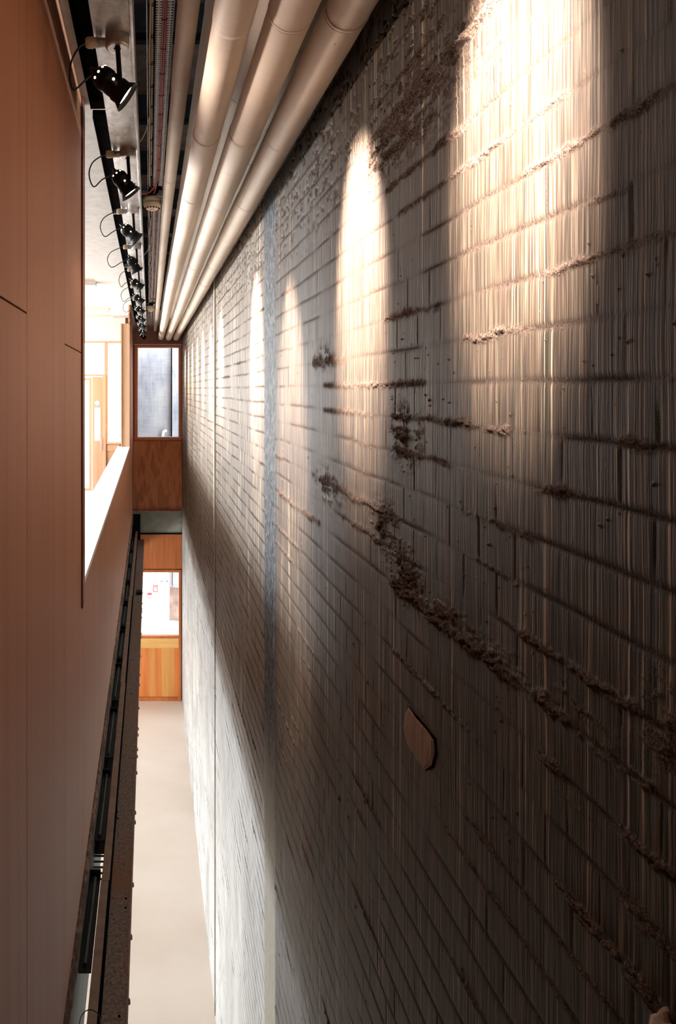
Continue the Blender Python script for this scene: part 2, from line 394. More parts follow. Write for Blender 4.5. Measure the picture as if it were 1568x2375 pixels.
# metal edge strips up the wall
struct(MB().box(XW-.012, XW+.02, 5.66, 5.72, E-1.16, E+1.0).build('trim_1', simple('cream_metal_strip', (.40,.37,.28), .4)))
struct(MB().box(XW-.008, XW+.02, 5.675, 5.705, 0.02, E-1.16).build('trim_2', simple('dull_brown_strip', (.26,.22,.16), .5)))

# exposed broken brick
EM = NT('fresh_broken_brick'); a_ = EM.noise((20,50,6), 4); EM.color(EM.ramp(a_, [(.3,(.085,.037,.015)),(.7,(.24,.115,.05))])); EM.set(.7); EM.bump(a_, .003)
def stone(name, pts, t, mat, label):
    """pts: outline (y, z rel) on the wall; domed a little"""
    cy = sum(p[0] for p in pts)/len(pts); cz = sum(p[1] for p in pts)/len(pts); m = MB(); rr = []
    for s_, d in ((1.0, -.012), (1.0, t*.5), (.88, t), (.45, t*1.1)):
        rr.append([(XW-d-.001, cy+(p[0]-cy)*s_, E+cz+(p[1]-cz)*s_) for p in pts])
    m.rings(rr, True, False); return tag(m.build(name, mat), label, 'brick')
def px2wall(x, y): Y = F*XW/(x-346.5); return (Y, -(y-903)*Y/F)
stone('exposed_brick', [px2wall(*p) for p in ((950,1640),(966,1665),(990,1692),(1008,1718),(1010,1745),(1003,1775),(988,1786),(968,1762),(948,1728),(938,1690),(942,1655))],
      .0022, EM.m, 'chipped orange brown brick face bare of black coating on the dark wall')
_bo = [px2wall(*p) for p in ((949,1638),(969,1661),(994,1690),(1012,1713),(1015,1748),(1007,1780),(988,1788),(972,1762),(955,1728),(948,1690),(947,1655))]
_m = MB(); _m.rings([[(XW+.012, a, E+b_) for a, b_ in _bo], [(XW-.0010, a, E+b_) for a, b_ in _bo]], True, False)
_m.build('crevice_shade', M['black_matt'], bpy.data.objects['exposed_brick'])  # black sheet behind the chip, painted shade of the recess round it
PS = simple('pale_stone', (.50,.36,.28), .9, 0, .3, 50, .002)
stone('stone_chip', [px2wall(*p) for p in ((1538,2348),(1549,2334),(1554,2345),(1558,2372),(1570,2392),(1540,2400),(1515,2385),(1521,2352))],
      .006, PS, 'pale pinkish stone lump set in the rough wall at the bottom right corner')

# ------------------------------------------------------------------ shell
struct(MB().box(-6, XW+.3, -1, D+3, -.12, 0).build('floor', M['floor']))
struct(MB().box(-.62, XW+.3, -1, D+.1, E+1.42, E+1.55).build('ceiling', M['ceiling_dark']))
# upper storey floor, lower storey soffit
struct(MB().box(-6, XL-.03, -1, D, E-2.08, E-1.72).build('floor_upper', M['plaster']))
# concrete soffit over the opening and ceiling of the upper room
struct(MB().box(-.60, -.235, -1, D, E+1.20, E+1.42).build('ceiling_beam', M['concrete']))
struct(MB().box(-6, -.60, -1, D+.1, E+1.22, E+1.42).build('ceiling_left', M['plaster']))
for i, (y0, y1, z) in enumerate(((7.6, 7.75, 1.16), (10.1, 10.25, 1.14))):
    struct(MB().box(-6, -.60, y0, y1, E+z, E+1.22).build('trim_%d' % (i+3), M['plaster']))
struct(MB().box(-6.1, XW+.3, -1.1, -1, 0, E+1.55).build('wall_back', M['plaster']))
# unseen left outer wall; lower openings kept low to shape the light edge
m = MB()
for z0, z1 in ((E-2.08, E-1.0), (E+.95, E+1.55)): m.box(-6.1, -6, -1, D, z0, z1)
for z0, z1 in ((0, .05), (.85, E-2.08)): m.box(-3.5, -3.4, -1, D, z0, z1)
for y0, y1 in ((-1, 0.6), (5.2, 5.8), (10.6, D)):
    m.box(-6.1, -6, y0, y1, E-1.0, E+.95); m.box(-3.5, -3.4, y0, y1, .05, .85)
struct(m.build('wall_left_outer', M['plaster']))

# wood panelled wall, separate sheets with dark shadow gaps
m = MB(); g = .0022
def sheet(y0, y1, z0, z1, ga=g, gb=g): m.box(XL-.02, XL, y0+ga, y1-gb, E+z0+g, E+z1-g)
ZB = -2.06
sheet(-1, 1.56, .174, 1.20); sheet(-1, 1.56, ZB, .174)
sheet(1.56, 2.26, ZB, 1.20, g, .0004); sheet(2.26, 2.84, .15, 1.20, .0002); sheet(2.26, 2.84, ZB, .15, .0012)
for y0, y1 in ((2.84, 5.2), (5.2, 7.5), (7.5, 9.7)): sheet(y0, y1, ZB, -.83)
sheet(9.7, D, ZB, 1.20)
struct(m.build('wall_left', M['wood_wall'], bevel=.001))
m = MB(); m.box(XL-.16, XL-.022, -1, 2.83, E-2.07, E+1.20); m.box(XL-.16, XL-.022, 2.83, D, E-2.07, E-.83); m.box(-.388, XL-.022, 9.72, D, E-.85, E+.93)
struct(m.build('wall_left_core', M['black_matt']))
SILL = simple('white_sill_paint', (.86,.83,.80), .35, 0, .02)
struct(MB().box(-.45, XL+.004, 2.86, 9.7, E-.835, E-.81).build('window_sill', SILL, bevel=.003))
struct(MB().box(-.45, XL+.008, 2.80, 2.885, E-.90, E+1.20).build('trim_5', M['wood_trim'], bevel=.002))
# pale oak reveal at the far end of the opening
struct(MB().box(-.39, XL-.0, 9.66, 9.70, E-.81, E+.93).build('trim_6', M['wood_post']))
struct(MB().box(-.405, -.39, 9.64, D, E-1.72, E+.93).build('trim_7', M['wood_post']))

# ------------------------------------------------------------------ upper room end wall: windows and door
YE = D
def PX(x, Y=None): return (x-346.5)*(Y or YE)/F
def PZ(y, Y=None): return E-(y-903)*(Y or YE)/F
T = (YE, YE+.06)
# wall above the head, below the side window
struct(MB().box(-6, -.405, T[0], T[1], PZ(792), E+1.42).build('wall_end_head', M['plaster']))
struct(MB().box(-6, PX(150), T[0], T[1], E-1.72, PZ(792)).build('wall_end_far', M['plaster']))
def rect_frame(mb, x0, x1, z0, z1, w, y0, y1):
    mb.box(x0, x1, y0, y1, z0, z0+w); mb.box(x0, x1, y0, y1, z1-w, z1)
    mb.box(x0, x0+w, y0, y1, z0+w, z1-w); mb.box(x1-w, x1, y0, y1, z0+w, z1-w)
# big side window
w = MB(); rect_frame(w, PX(246), -.405, PZ(1030), PZ(792), .03, YE-.02, YE+.06)
wo = struct(w.build('window_1', M['wood_door'], bevel=.002))
MB().box(PX(248), -.41, YE+.02, YE+.028, PZ(1028), PZ(794)).build('window_pane', M['glass'], wo)
# transom light above the door
w = MB(); rect_frame(w, PX(150), PX(246), PZ(872), PZ(792), .025, YE-.02, YE+.06)
wo = struct(w.build('window_2', M['wood_door'], bevel=.002))
MB().box(PX(152), PX(244), YE+.02, YE+.028, PZ(870), PZ(794)).build('window_pane', M['glass'], wo)
# spandrel panels under the side window
w = MB(); w.box(PX(246), -.405, YE, YE+.06, E-1.72, PZ(1030)); w.box(PX(249), -.41, YE-.012, YE, PZ(1046), PZ(1032))
struct(w.build('wall_end_spandrel', M['wood_door'], bevel=.002))
# door: frame, near leaf with narrow vision panel, far glazed leaf
dz0, dz1 = E-1.72, PZ(873)
d = MB(); d.box(PX(238), PX(246), YE-.03, YE+.06, dz0, dz1); d.box(PX(150), PX(246), YE-.03, YE+.06, dz1, PZ(870)-.002); d.box(PX(150), PX(156), YE-.03, YE+.06, dz0, dz1)
dr = struct(d.build('door_1', M['wood_door'], bevel=.002))
l = MB(); x0, x1 = PX(214), PX(237.5)
l.box(x0, PX(219), YE, YE+.04, dz0+.01, dz1-.01); l.box(PX(232), x1, YE, YE+.04, dz0+.01, dz1-.01)
l.box(PX(219), PX(232), YE, YE+.04, PZ(946), dz1-.01); l.box(PX(219), PX(232), YE, YE+.04, dz0+.01, PZ(1022))
l.build('door_leaf', M['wood_door'], dr)
MB().box(PX(219), PX(232), YE+.015, YE+.023, PZ(1022), PZ(946)).build('vision_panel', M['glass'], dr)
MB().box(PX(234), PX(235.5), YE-.05, YE-.035, PZ(1045), PZ(1015)).build('door_handle', M['galv'], dr)
l = MB(); rect_frame(l, PX(157), PX(213), dz0+.01, dz1-.02, .05, YE, YE+.04)
l.build('glazed_leaf', M['wood_door'], dr)
MB().box(PX(160), PX(210), YE+.015, YE+.023, dz0+.05, dz1-.06).build('glazed_leaf_pane', M['glass'], dr)
s = MB(); s.lathe((PX(225.5), YE-.001, PZ(935)), (0,-1,0), [(0,.040),(.002,.040)], 32)
sg = s.build('door_sign', M['blue_paint']); tag(sg, 'small round blue mandatory sign on the oak door in the bright upper room', 'sign')
b = MB(); b.lathe((PX(225.5), YE-.0035, PZ(935)), (0,-1,0), [(0,.0385),(.0008,.0385),(.0008,.036),(0,.036)], 32, False)
for k_, wd in ((.010,.022),(-.002,.026),(-.014,.018)): b.box(PX(225.5)-wd, PX(225.5)+wd, YE-.0045, YE-.0032, PZ(935)+k_, PZ(935)+k_+.006)
b.build('sign_lettering', M['white_board'], sg)

# ------------------------------------------------------------------ end wall of the slot
xl, xr = PX(305), XW
# dark cladding strips above the window
m = MB(); xs = [-.31, PX(333), PX(362), PX(390), xr]
for a, b_ in zip(xs, xs[1:]): m.box(a+.003, b_-.003, YE, YE+.05, PZ(798), E+1.42)
m.box(-.45, xr, YE+.05, YE+.08, PZ(798), E+1.42)
struct(m.build('wall_end', M['wood_dark']))
# upper internal window
w = MB(); rect_frame(w, PX(312), xr-.004, PZ(1021), PZ(799), .047, YE-.03, YE+.06)
wo = struct(w.build('window_3', M['wood_frame'], bevel=.003))
w = MB(); rect_frame(w, PX(312)+.047, xr-.051, PZ(1021)+.047, PZ(799)-.047, .012, YE-.012, YE+.03); w.build('window_bead', M['white_board'], wo)
MB().box(PX(316), xr-.05, YE+.01, YE+.018, PZ(1016), PZ(805)).build('window_pane', M['glass'], wo)
struct(MB().box(-.45, PX(312), YE, YE+.06, E-2.07, PZ(798)).build('wall_end_cheek', M['wood_dark']))
# plywood panel
o = struct(MB().box(PX(312)-.02, xr-.004, YE-.01, YE+.05, PZ(1183), PZ(1021.6)).build('wall_end_panel', M['wood_red'], bevel=.002))
struct(MB().box(.534, .88, YE+.005, YE+.10, 0, E+1.42).build('trim_10', M['wood_dark']))
struct(MB().box(-.45, xr, YE+.052, YE+.07, PZ(1240), PZ(1018)).build('wall_end_core', M['black_matt']))
# painted steel box beam across
bb = thing('cross_beam', 'grey green painted steel beam spanning the slot below the red plywood panel', 'beam', (PX(370), YE, PZ(1237)))
def pt(mb, name, mat, par, **kw):
    o = mb.build(name, mat, par, **kw); o.matrix_parent_inverse.identity(); o.location = -np.array(par.location); return o
pt(MB().box(-.30, xr-.006, YE-.04, YE+.06, PZ(1235), PZ(1186)), 'web_plate', M['green_grey'], bb, bevel=.002)
pt(MB().box(-.30, xr-.004, YE-.075, YE+.06, PZ(1186), PZ(1183)), 'top_flange', M['angle'], bb)
pt(MB().box(-.30, xr-.004, YE-.06, YE+.06, PZ(1238), PZ(1235)), 'bottom_flange', M['black_matt'], bb)
for zz in (1195, 1211, 1228):
    pt(MB().lathe((PX(419), YE-.04, PZ(zz)), (0,-1,0), [(0,.007),(.006,.007),(.008,.004)], 8), 'rivet', M['black_matt'], bb)
# lower end wall
struct(MB().box(-.9, xr-.01, YE, YE+.05, PZ(1321), PZ(1238)).build('wall_end_lower_panel', M['wood_orange'], bevel=.002))
xf = PX(419.5)
w = MB(); w.box(-.9, xf, YE-.02, YE+.06, PZ(1327), PZ(1321)); w.box(-.9, xf, YE-.02, YE+.06, PZ(1480), PZ(1474)); w.box(PX(414.5), xf, YE-.03, YE+.06, 0, PZ(1321))
w.box(-.9, PX(414.5), YE-.02, YE+.06, 0, PZ(1616))
wo = struct(w.build('window_4', M['wood_orange'], bevel=.002))
MB().box(-.9, PX(415), YE+.02, YE+.028, PZ(1476), PZ(1326)).build('window_pane', M['glass'], wo)
struct(MB().box(-.9, PX(414.5), YE, YE+.05, PZ(1503), PZ(1480)).build('wall_end_rail', M['wood_yellow']))
struct(MB().box(-.9, PX(414.5), YE, YE+.05, PZ(1616), PZ(1503)).build('wall_end_boards', M['wood_boards']))
struct(MB().box(-6, -.9, YE, YE+.06, 0, E-2.07).build('wall_end_low_left', M['plaster']))
struct(MB().box(xf, xr, YE+.01, YE+.06, 0, PZ(1238)).build('trim_8', M['white_board']))

# ---- room seen through the lower end window
yb = D+1.6
struct(MB().box(-6, 1.4, yb, yb+.1, 0, E-2.1).build('wall_far_lower', M['white_board']))
struct(MB().box(-6, 1.4, D+.06, yb, E-2.2, E-2.1).build('ceiling_far', M['white_board']))
def PB(x, y): return ((x-346.5)*yb/F, E-(y-903)*yb/F)
# red framed action sign
x_, z_ = PB(360.5, 1364.5)
sg = MB(); rect_frame(sg, x_-.044, x_+.044, z_-.066, z_+.066, .014, yb-.012, yb+.001); sgo = sg.build('fire_point_sign', M['red_paint'])
tag(sgo, 'small red bordered fire notice on the white wall behind the lower window', 'sign')
p_ = MB(); p_.box(x_-.030, x_+.030, yb-.008, yb-.001, z_-.052, z_+.052); p_.build('sign_panel', M['white_board'], sgo)
p_ = MB(); p_.box(x_-.024, x_-.010, yb-.011, yb-.008, z_+.015, z_+.045); p_.box(x_+.004, x_+.024, yb-.011, yb-.008, z_+.015, z_+.045)
p_.lathe((x_, yb-.008, z_-.018), (0,-1,0), [(0,.02),(.003,.02),(.003,.014),(0,.014)], 20, False); p_.build('sign_symbol', M['red_paint'], sgo)
x_, z_ = PB(347.5, 1380)
cp = thing('alarm_call_point', 'red and white break glass alarm box seen through the lower window', 'alarm', (x_, yb, z_))
pt(MB().box(x_-.042, x_+.042, yb-.045, yb, z_-.045, z_+.045), 'back_box', M['red_paint'], cp, bevel=.004)
pt(MB().box(x_-.034, x_+.034, yb-.05, yb-.045, z_-.035, z_+.012), 'cover', M['white_board'], cp)
for dx in (-.02, .014): pt(MB().tube([(x_+dx, yb-.012, z_+.04), (x_+dx, yb-.012, z_+.44)], .004, 8), 'wire', M['grey_box'], cp)
a, b_ = PB(374.5, 1375), PB(358.5, 1466)
tag(MB().tube([(a[0], yb-.02, a[1]), (b_[0], yb-.03, b_[1])], .0045, 8).build('blue_cord', simple('pale_blue_cord', (.30,.55,.85), .5)), 'thin light blue line slanting across the white wall behind the lower window', 'cord')
for px_, rr_ in ((375, .026), (387, .02)):
    x_, z_ = PB(px_, 1347)
    t_ = MB(); t_.lathe((x_, yb, z_), (0,-1,0), [(0,rr_),(.02,rr_),(.03,rr_*.5)], 16); t_.box(x_-.004, x_+.004, yb-.02, yb-.005, z_-rr_*1.7, z_)
    tag(t_.build('wall_clip', M['grey_box']), 'small grey fitting on the far white wall, %s' % ('left one of the two' if px_ == 375 else 'right one of the two'), 'fitting')
# darker doorway reveal at the right
x0, z0 = PB(393.5, 1437); x1, z1 = PB(411, 1329)
struct(MB().box(x0, x1+.12, yb-.03, yb, z0-.02, z1+.03).build('door_2', M['brown_stain']))
x0, z0 = PB(400, 1358); tag(MB().box(x0, x0+.125, yb-.14, yb-.03, z0, z0+.33).build('grey_cabinet', M['grey_box'], bevel=.004), 'grey wall cabinet at the top right seen through the lower window', 'cabinet')
x0, z0 = PB(396.5, 1358); tag(MB().tube([(x0, yb-.06, z0), (x0, yb-.06, z0+.35)], .013, 12).build('white_pipe', M['white_board']), 'short white upright pipe beside the grey cabinet behind the lower window', 'pipe')
x0, z0 = PB(393, 1475); x1, z1 = PB(405.5, 1437)
bn = thing('white_bin', 'white box shaped bin standing right of centre behind the lower window', 'bin', ((x0+x1)/2, yb-.2, z0))
m_ = MB(); m_.rings([[(x0,yb-.3,0),(x1,yb-.3,0),(x1,yb-.05,0),(x0,yb-.05,0)], [(x0,yb-.3,z1-.05),(x1+.006,yb-.3,z1-.05),(x1+.006,yb-.05,z1-.05),(x0,yb-.05,z1-.05)]], True, False)
pt(m_, 'body', M['white_board'], bn); pt(MB().box(x0-.006, x1+.0, yb-.31, yb-.04, z1-.05, z1), 'lid', M['white_board'], bn, bevel=.006)
# ---- grey concrete seen through the upper internal window
yc = D+1.2
struct(MB().box(-.44, PX(399, yc), yc, yc+.1, E-2.0, E+1.42).build('wall_far_upper', M['grey_wall']))
struct(MB().box(PX(399, yc), 1.2, yc-.10, yc+.1, E-2.0, E+1.42).build('wall_far_pier', M['grey_wall']))
struct(MB().box(PX(396.4, yc), PX(399, yc), yc-.02, yc, E-2.0, E+1.42).build('trim_9', M['black_matt']))
x0, z0 = PX(380, yc), PZ(1008, yc)
wl = MB(); wl.tube(catmull([(x0-.02, yc-.05, z0-.12), (x0-.015, yc-.05, z0+.02), (x0+.005, yc-.05, z0+.065), (x0+.055, yc-.05, z0+.075)], 6), .024, 14)
wl.box(x0-.045, x0+.01, yc-.08, yc, z0-.20, z0-.10)
tag(wl.build('wall_fitting', M['white_board'], bevel=.004), 'white curved fitting at the lower edge of the upper window, on the grey concrete', 'fitting')
struct(MB().box(-.46, -.44, D+.06, yc, E-2.0, E+1.42).build('wall_far_cheek', M['plaster']))
struct(MB().box(-.46, 1.3, D+.06, yc, E-2.09, E-2.0).build('floor_far', M['concrete']))

# ------------------------------------------------------------------ services along the ceiling
# cross bars under the deck
yb0 = 1.25*F*.00127
for i in range(14):
    y_ = yb0 + i*.775
    if y_ > D-.1: break
    m_ = MB(); m_.box(-.20, .50, y_-.028, y_+.028, E+1.30, E+1.305); m_.box(-.20, .50, y_-.003, y_+.003, E+1.305, E+1.42); m_.box(-.20, .50, y_+.026, y_+.030, E+1.285, E+1.305)
    tag(m_.build('cross_bar', M['black_matt']), 'black steel cross bar under the dark deck, number %d counted from the near end' % (i+1), 'bar', 'cross bars under the deck')

def pipe(name, x, z, r, seams, label, y0=-.6, y1=D+.004, group='lagged pipes along the ceiling', seed=0, ty=None):
    rnd = random.Random(seed); prof = []; y = y0
    base = thing(name, label, 'pipe', (x, (y0+y1)/2, E+z-r), group)
    ys = [y0] + [s_ for s_ in seams if y0 < s_ < y1] + [y1]; ph = rnd.random()*6
    def cx(y): return x + .0030*math.sin(y*.9+ph) , E+z+.0025*math.sin(y*.7+ph*2)
    n = 28
    for a, b2 in zip(ys, ys[1:]):
        rs = r*(1+rnd.uniform(-.025, .025)); rr = []; N = max(4, int((b2-a)/.10)); last = b2 == y1
        ts = [a, a+.004, a+.012] + [a+.012+(b2-a-.02)*i/N for i in range(1, N+1)] + [b2-.004, b2+.012]
        if last: ts = ts[:-2]+[b2-r*.7, b2-r*.35, b2-r*.1, b2]
        ts = sorted(ts)
        for i, t in enumerate(ts):
            q = rs*(1+rnd.uniform(-.006, .006))
            if i == 0: q = rs*.93
            if i == len(ts)-1: q = rs*.96
            if last and t > b2-r*.8: q = rs*math.sqrt(max(.02, 1-((t-(b2-r))/r)**2)) if t > b2-r else rs
            c_ = cx(t)
            rr.append([(c_[0]+q*math.cos(2*PI*j/n), t, c_[1]+q*math.sin(2*PI*j/n)) for j in range(n)])
        o = pt(MB().rings(rr, True), 'lagging_section', M['lag'], base)
    # thin bands over the joints
    for s_ in ys[1:-1]:
        c_ = cx(s_); m_ = MB()
        rr = [[(c_[0]+q*math.cos(2*PI*j/n), s_+t, c_[1]+q*math.sin(2*PI*j/n)) for j in range(n)] for t, q in ((-.006, r*.9),(-.005, r*1.012),(.001, r*1.016),(.002, r*.9))]
        pt(m_.rings(rr, False), 'joint_band', M['lag'], base)
    return base
def seam(dys, z): return [z*F/d for d in dys]
def more(first, step): return [first+i*step for i in range(20)]
pipe('lagged_pipe', .100, 1.00, .029, more(2.24, .98), 'slim cream pipe nearest the cable tray, thinnest of the ceiling pipes', seed=1)
pipe('lagged_pipe', .193, .87, .047, more(1.60, .72), 'cream lagged pipe with the brightest light patch, second from the cable tray', seed=2)
pipe('lagged_pipe', .324, .87, .054, [1.42, 1.56]+more(2.30, .80), 'fat cream lagged pipe with a wide band near the top, second from the brick wall', seed=3)
pipe('lagged_pipe', .452, .87, .052, more(1.56, .78), 'cream lagged pipe running closest to the rough brick wall', seed=4)
pipe('lagged_pipe', .212, 1.06, .056, more(1.9, 1.0), 'pinkish upper pipe half hidden above the gap left of the second pipe', seed=5)
pipe('lagged_pipe', .325, 1.06, .050, more(2.4, 1.0), 'pinkish upper pipe showing between the two middle pipes', seed=6)
pipe('lagged_pipe', .455, 1.03, .045, more(2.0, 1.0), 'shaded upper pipe showing between the two pipes nearest the brick wall', seed=7)

# galvanised channel that carries the lamps
ch = thing('steel_channel', 'long galvanised steel channel carrying the row of black spotlights', 'channel', (-.097, D/2, E+.95))
pt(MB().box(-.146, -.050, .1, D-.06, E+.950, E+.953), 'soffit_plate', M['galv'], ch)
m_ = MB(); m_.box(-.050, -.042, .1, D-.06, E+.940, E+1.05); m_.box(-.0515, -.050, .1, D-.06, E+.944, E+.950)
pt(m_, 'right_lip', M['galv'], ch, bevel=.001)
pt(MB().box(-.150, -.146, .1, D-.06, E+.953, E+1.05), 'left_web', M['galv'], ch)
for y_ in (3.15, 3.16, 4.9, 6.3, 6.95, 7.4):
    for dx in (-.130, -.068): pt(MB().lathe((dx, y_, E+.9505), (0,0,-1), [(0,.004),(.002,.003)], 8), 'screw', M['black_matt'], ch)
# black tray sections in the recess left of the channel
for i, (y0, y1) in enumerate(((.1, 2.66), (2.74, 4.25), (4.30, 6.1), (6.16, 8.2), (8.26, 11.3))):
    zz = 1.12
    tr = thing('black_tray', ['black open tray with rungs left of the channel, nearest section above the first lamp', 'black tray section left of the channel beside the second and third lamps', 'black tray section left of the channel beside the fourth lamp',
               'black tray section left of the channel, second from the far end', 'black tray section left of the channel, farthest section'][i], 'tray', (-.19, (y0+y1)/2, E+zz), 'black trays beside the channel')
    m_ = MB(); m_.box(-.228, -.224, y0, y1, E+zz-.03, E+zz+.05); m_.box(-.160, -.156, y0, y1, E+zz-.03, E+zz+.05); pt(m_, 'side_rails', M['black_matt'], tr)
    m_ = MB(); 
    if i: m_.box(-.224, -.160, y0, y1, E+zz, E+zz+.004)
    else: m_.box(-.224, -.160, 1.9, y1, E+zz, E+zz+.004)
    y_ = y0+.03
    while y_ < (1.9 if not i else y0+.05): m_.box(-.224, -.160, y_, y_+.025, E+zz-.004, E+zz); y_ += .055
    pt(m_, 'rungs', M['black_matt'], tr)
    pt(MB().box(-.226, -.158, y1-.006, y1, E+zz-.03, E+zz), 'end_plate', M['galv'], tr)
struct(MB().box(-.236, -.150, -1, D, E+1.25, E+1.27).build('ceiling_recess', M['black_matt']))

# perforated cable tray with red fire cables
ct = thing('cable_tray', 'long pale perforated cable tray with toothed slots running along the ceiling', 'cable tray', (.043, D/2, E+1.08))
def teeth(y0, y1, step, wid, mb, z):
    y_ = y0
    while y_ < y1:
        for s_, xo, xi in ((1, .0185, .0385), (-1, .0680, .0475)):
            xm = xo+s_*.0045*1.2
            mb.box(min(xm, xm+s_*.004), max(xm, xm+s_*.004), y_, y_+step, z, z+.0015)           # spine
            w2 = step*wid; yc_ = y_+step*.25
            a, b2 = xm+s_*.004, xi
            mb.add([(a, yc_-w2*.62, z), (b2, yc_-w2*.40, z), (b2, yc_+w2*.40, z), (a, yc_+w2*.62, z), (a, yc_-w2*.62, z+.0015), (b2, yc_-w2*.40, z+.0015), (b2, yc_+w2*.40, z+.0015), (a, yc_+w2*.62, z+.0015)],
                   [(0,1,2,3),(7,6,5,4),(0,4,5,1),(1,5,6,2),(2,6,7,3),(3,7,4,0)])
            c2 = y_+step*.25; mb.box(min(xo, xm), max(xo, xm), c2-w2*.38, c2+w2*.38, z, z+.0015)
        y_ += step
m_ = MB(); teeth(.9, 3.62, .0138, .56, m_, E+1.08); pt(m_, 'perforated_strip', M['tray'], ct)
m_ = MB(); teeth(3.85, 8.2, .018, .6, m_, E+1.09); pt(m_, 'perforated_strip', M['tray'], ct)
m_ = MB(); teeth(8.3, D-.1, .030, .8, m_, E+1.09); pt(m_, 'perforated_strip', M['tray'], ct)
pt(MB().box(.016, .072, .2, D-.1, E+1.098, E+1.100), 'tray_back', M['black_matt'], ct)
pt(MB().box(-.0085, -.0065, .2, D-.1, E+1.06, E+1.12), 'left_rail', M['galv'], ct)
pt(MB().box(.0695, .0705, .2, D-.1, E+1.07, E+1.10), 'right_rail', M['tray'], ct)
def cable(name, x, z, r, y0, y1, mat, label, amp, seed, group, tail=None):
    rnd = random.Random(seed); pts = []; y_ = y0
    while y_ < y1: pts.append((x+rnd.uniform(-amp, amp), y_, E+z+rnd.uniform(-amp, amp)*.6)); y_ += .16
    if tail: pts += tail
    return tag(MB().tube(catmull(pts, 4), r, 8).build(name, mat), label, 'cable', group)
RG = 'red cables on the tray'; CG = 'cream cables beside the tray'
cable('red_cable', .0405, 1.070, .0036, .2, 3.45, M['red_cable'], 'left red cable of the pair on the near half of the toothed tray', .0008, 3, RG, [(.036,3.55,E+1.06),(.024,3.66,E+1.05)])
cable('red_cable', .0465, 1.070, .0036, .2, 3.45, M['red_cable'], 'right red cable of the pair on the near half of the toothed tray', .0008, 4, RG, [(.035,3.52,E+1.06),(.0,3.60,E+1.04),(-.04,3.60,E+1.03)])
cable('red_cable', .0405, 1.078, .0030, 3.75, 8.3, M['red_cable'], 'left red cable on the tray between the two smoke detectors', .0016, 5, RG)
cable('red_cable', .0480, 1.078, .0030, 3.75, 8.5, M['red_cable'], 'right red cable on the tray between the two smoke detectors', .0016, 6, RG)
cable('cream_cable', .0015, 1.06, .0030, .2, 3.60, M['cream_cable'], 'cream cable beside the thin rail, near half of the toothed tray', .0016, 7, CG)
cable('cream_cable', .0090, 1.065, .0028, .2, 3.55, M['cream_cable'], 'cream cable nearest the teeth of the tray, near half', .0013, 8, CG)
cable('cream_cable', .0020, 1.06, .0034, 3.85, 8.4, M['cream_cable'], 'cream cable nearest the thin rail beyond the first detector', .003, 9, CG)
cable('cream_cable', .0110, 1.065, .0034, 3.85, 8.4, M['cream_cable'], 'cream cable nearest the teeth beyond the first detector', .003, 10, CG)
tag(MB().tube(catmull([(.004,2.62,E+1.06),(-.012,2.70,E+1.03),(-.03,2.75,E+1.01),(-.046,2.75,E+.99)], 6), .0025, 8).build('cream_cable', M['cream_cable']), 'short cream cable looping to the channel beside the second lamp', 'cable', CG)
tag(MB().tube(catmull([(.004,4.95,E+1.06),(-.012,5.05,E+1.03),(-.03,5.08,E+1.01),(-.046,5.08,E+.99)], 6), .0025, 8).build('cream_cable', M['cream_cable']), 'short cream cable looping from the bundle to the channel below the first detector', 'cable', CG)
# black ties round the cables (each one its own part of the tray)
y_ = 1.12; i = 0
while y_ < 8.2:
    m_ = MB(); big = i % 2 == 0
    if big: m_.tube([(.0435+.0082*math.cos(t), y_, E+1.072-.0055*math.sin(t)-.001) for t in np.linspace(-.2, PI+.2, 9)], .0011, 6)
    else: m_.tube([(.0055+.0085*math.cos(t), y_, E+1.066-.0065*math.sin(t)-.001) for t in np.linspace(-.2, PI+.2, 9)], .0014, 6)
    if not big: m_.tube([(-.004, y_, E+1.058), (.018, y_-.01, E+1.066)], .0015, 6)
    if not (3.45 < y_ < 3.9): pt(m_, 'cable_tie', M['black_matt'], ct)
    y_ += .085 if y_ < 3.4 else .13; i += 1

# smoke detectors
def detector(y, label):
    z = E+1.01; x = .015
    t = thing('smoke_detector', label, 'smoke detector', (x, y, z-.03), 'smoke detectors')
    pt(MB().lathe((x, y, z-.03), (0,0,1), [(.0,.030),(.005,.037),(.016,.046),(.028,.050),(.034,.050),(.037,.047)], 32), 'sensor_head', M['cream_plastic'], t)
    pt(MB().lathe((x, y, z+.012), (0,0,1), [(-.004,.044),(0,.050),(.010,.052),(.018,.052),(.020,.050)], 32), 'base', M['cream_plastic'], t)
    m_ = MB()
    for k_ in range(14):
        a = 2*PI*k_/14; m_.box(x+.0375*math.cos(a)-.004, x+.0375*math.cos(a)+.004, y+.0375*math.sin(a)-.003, y+.0375*math.sin(a)+.003, z-.0275, z-.022)
    pt(m_, 'vents', M['black_matt'], t)
    pt(MB().lathe((x, y, z-.036), (0,0,1), [(0,.012),(.006,.016)], 16), 'cap', M['cream_plastic'], t)
    pt(MB().lathe((x, y, z+.032), (0,0,1), [(0,.034),(.03,.034)], 20), 'mounting_box', M['black_metal'], t)
    pt(MB().box(x-.058, x+.058, y-.05, y+.05, z+.062, z+.068), 'mounting_plate', M['black_metal'], t)
detector(3.72, 'cream round smoke detector on a black mount, the nearer larger one')
detector(8.55, 'cream round smoke detector on a black mount, the small far one near the pipe ends')

# ------------------------------------------------------------------ spotlights
def tapered_dir(az, el):  # az: towards +x, negative y = towards viewer; el: downwards
    return np.array((math.cos(el)*math.cos(az), math.cos(el)*math.sin(az), -math.sin(el)))
ORD = ['nearest', 'second', 'third', 'fourth', 'fifth', 'sixth', 'seventh', 'eighth', 'ninth', 'tenth', 'eleventh', 'twelfth']
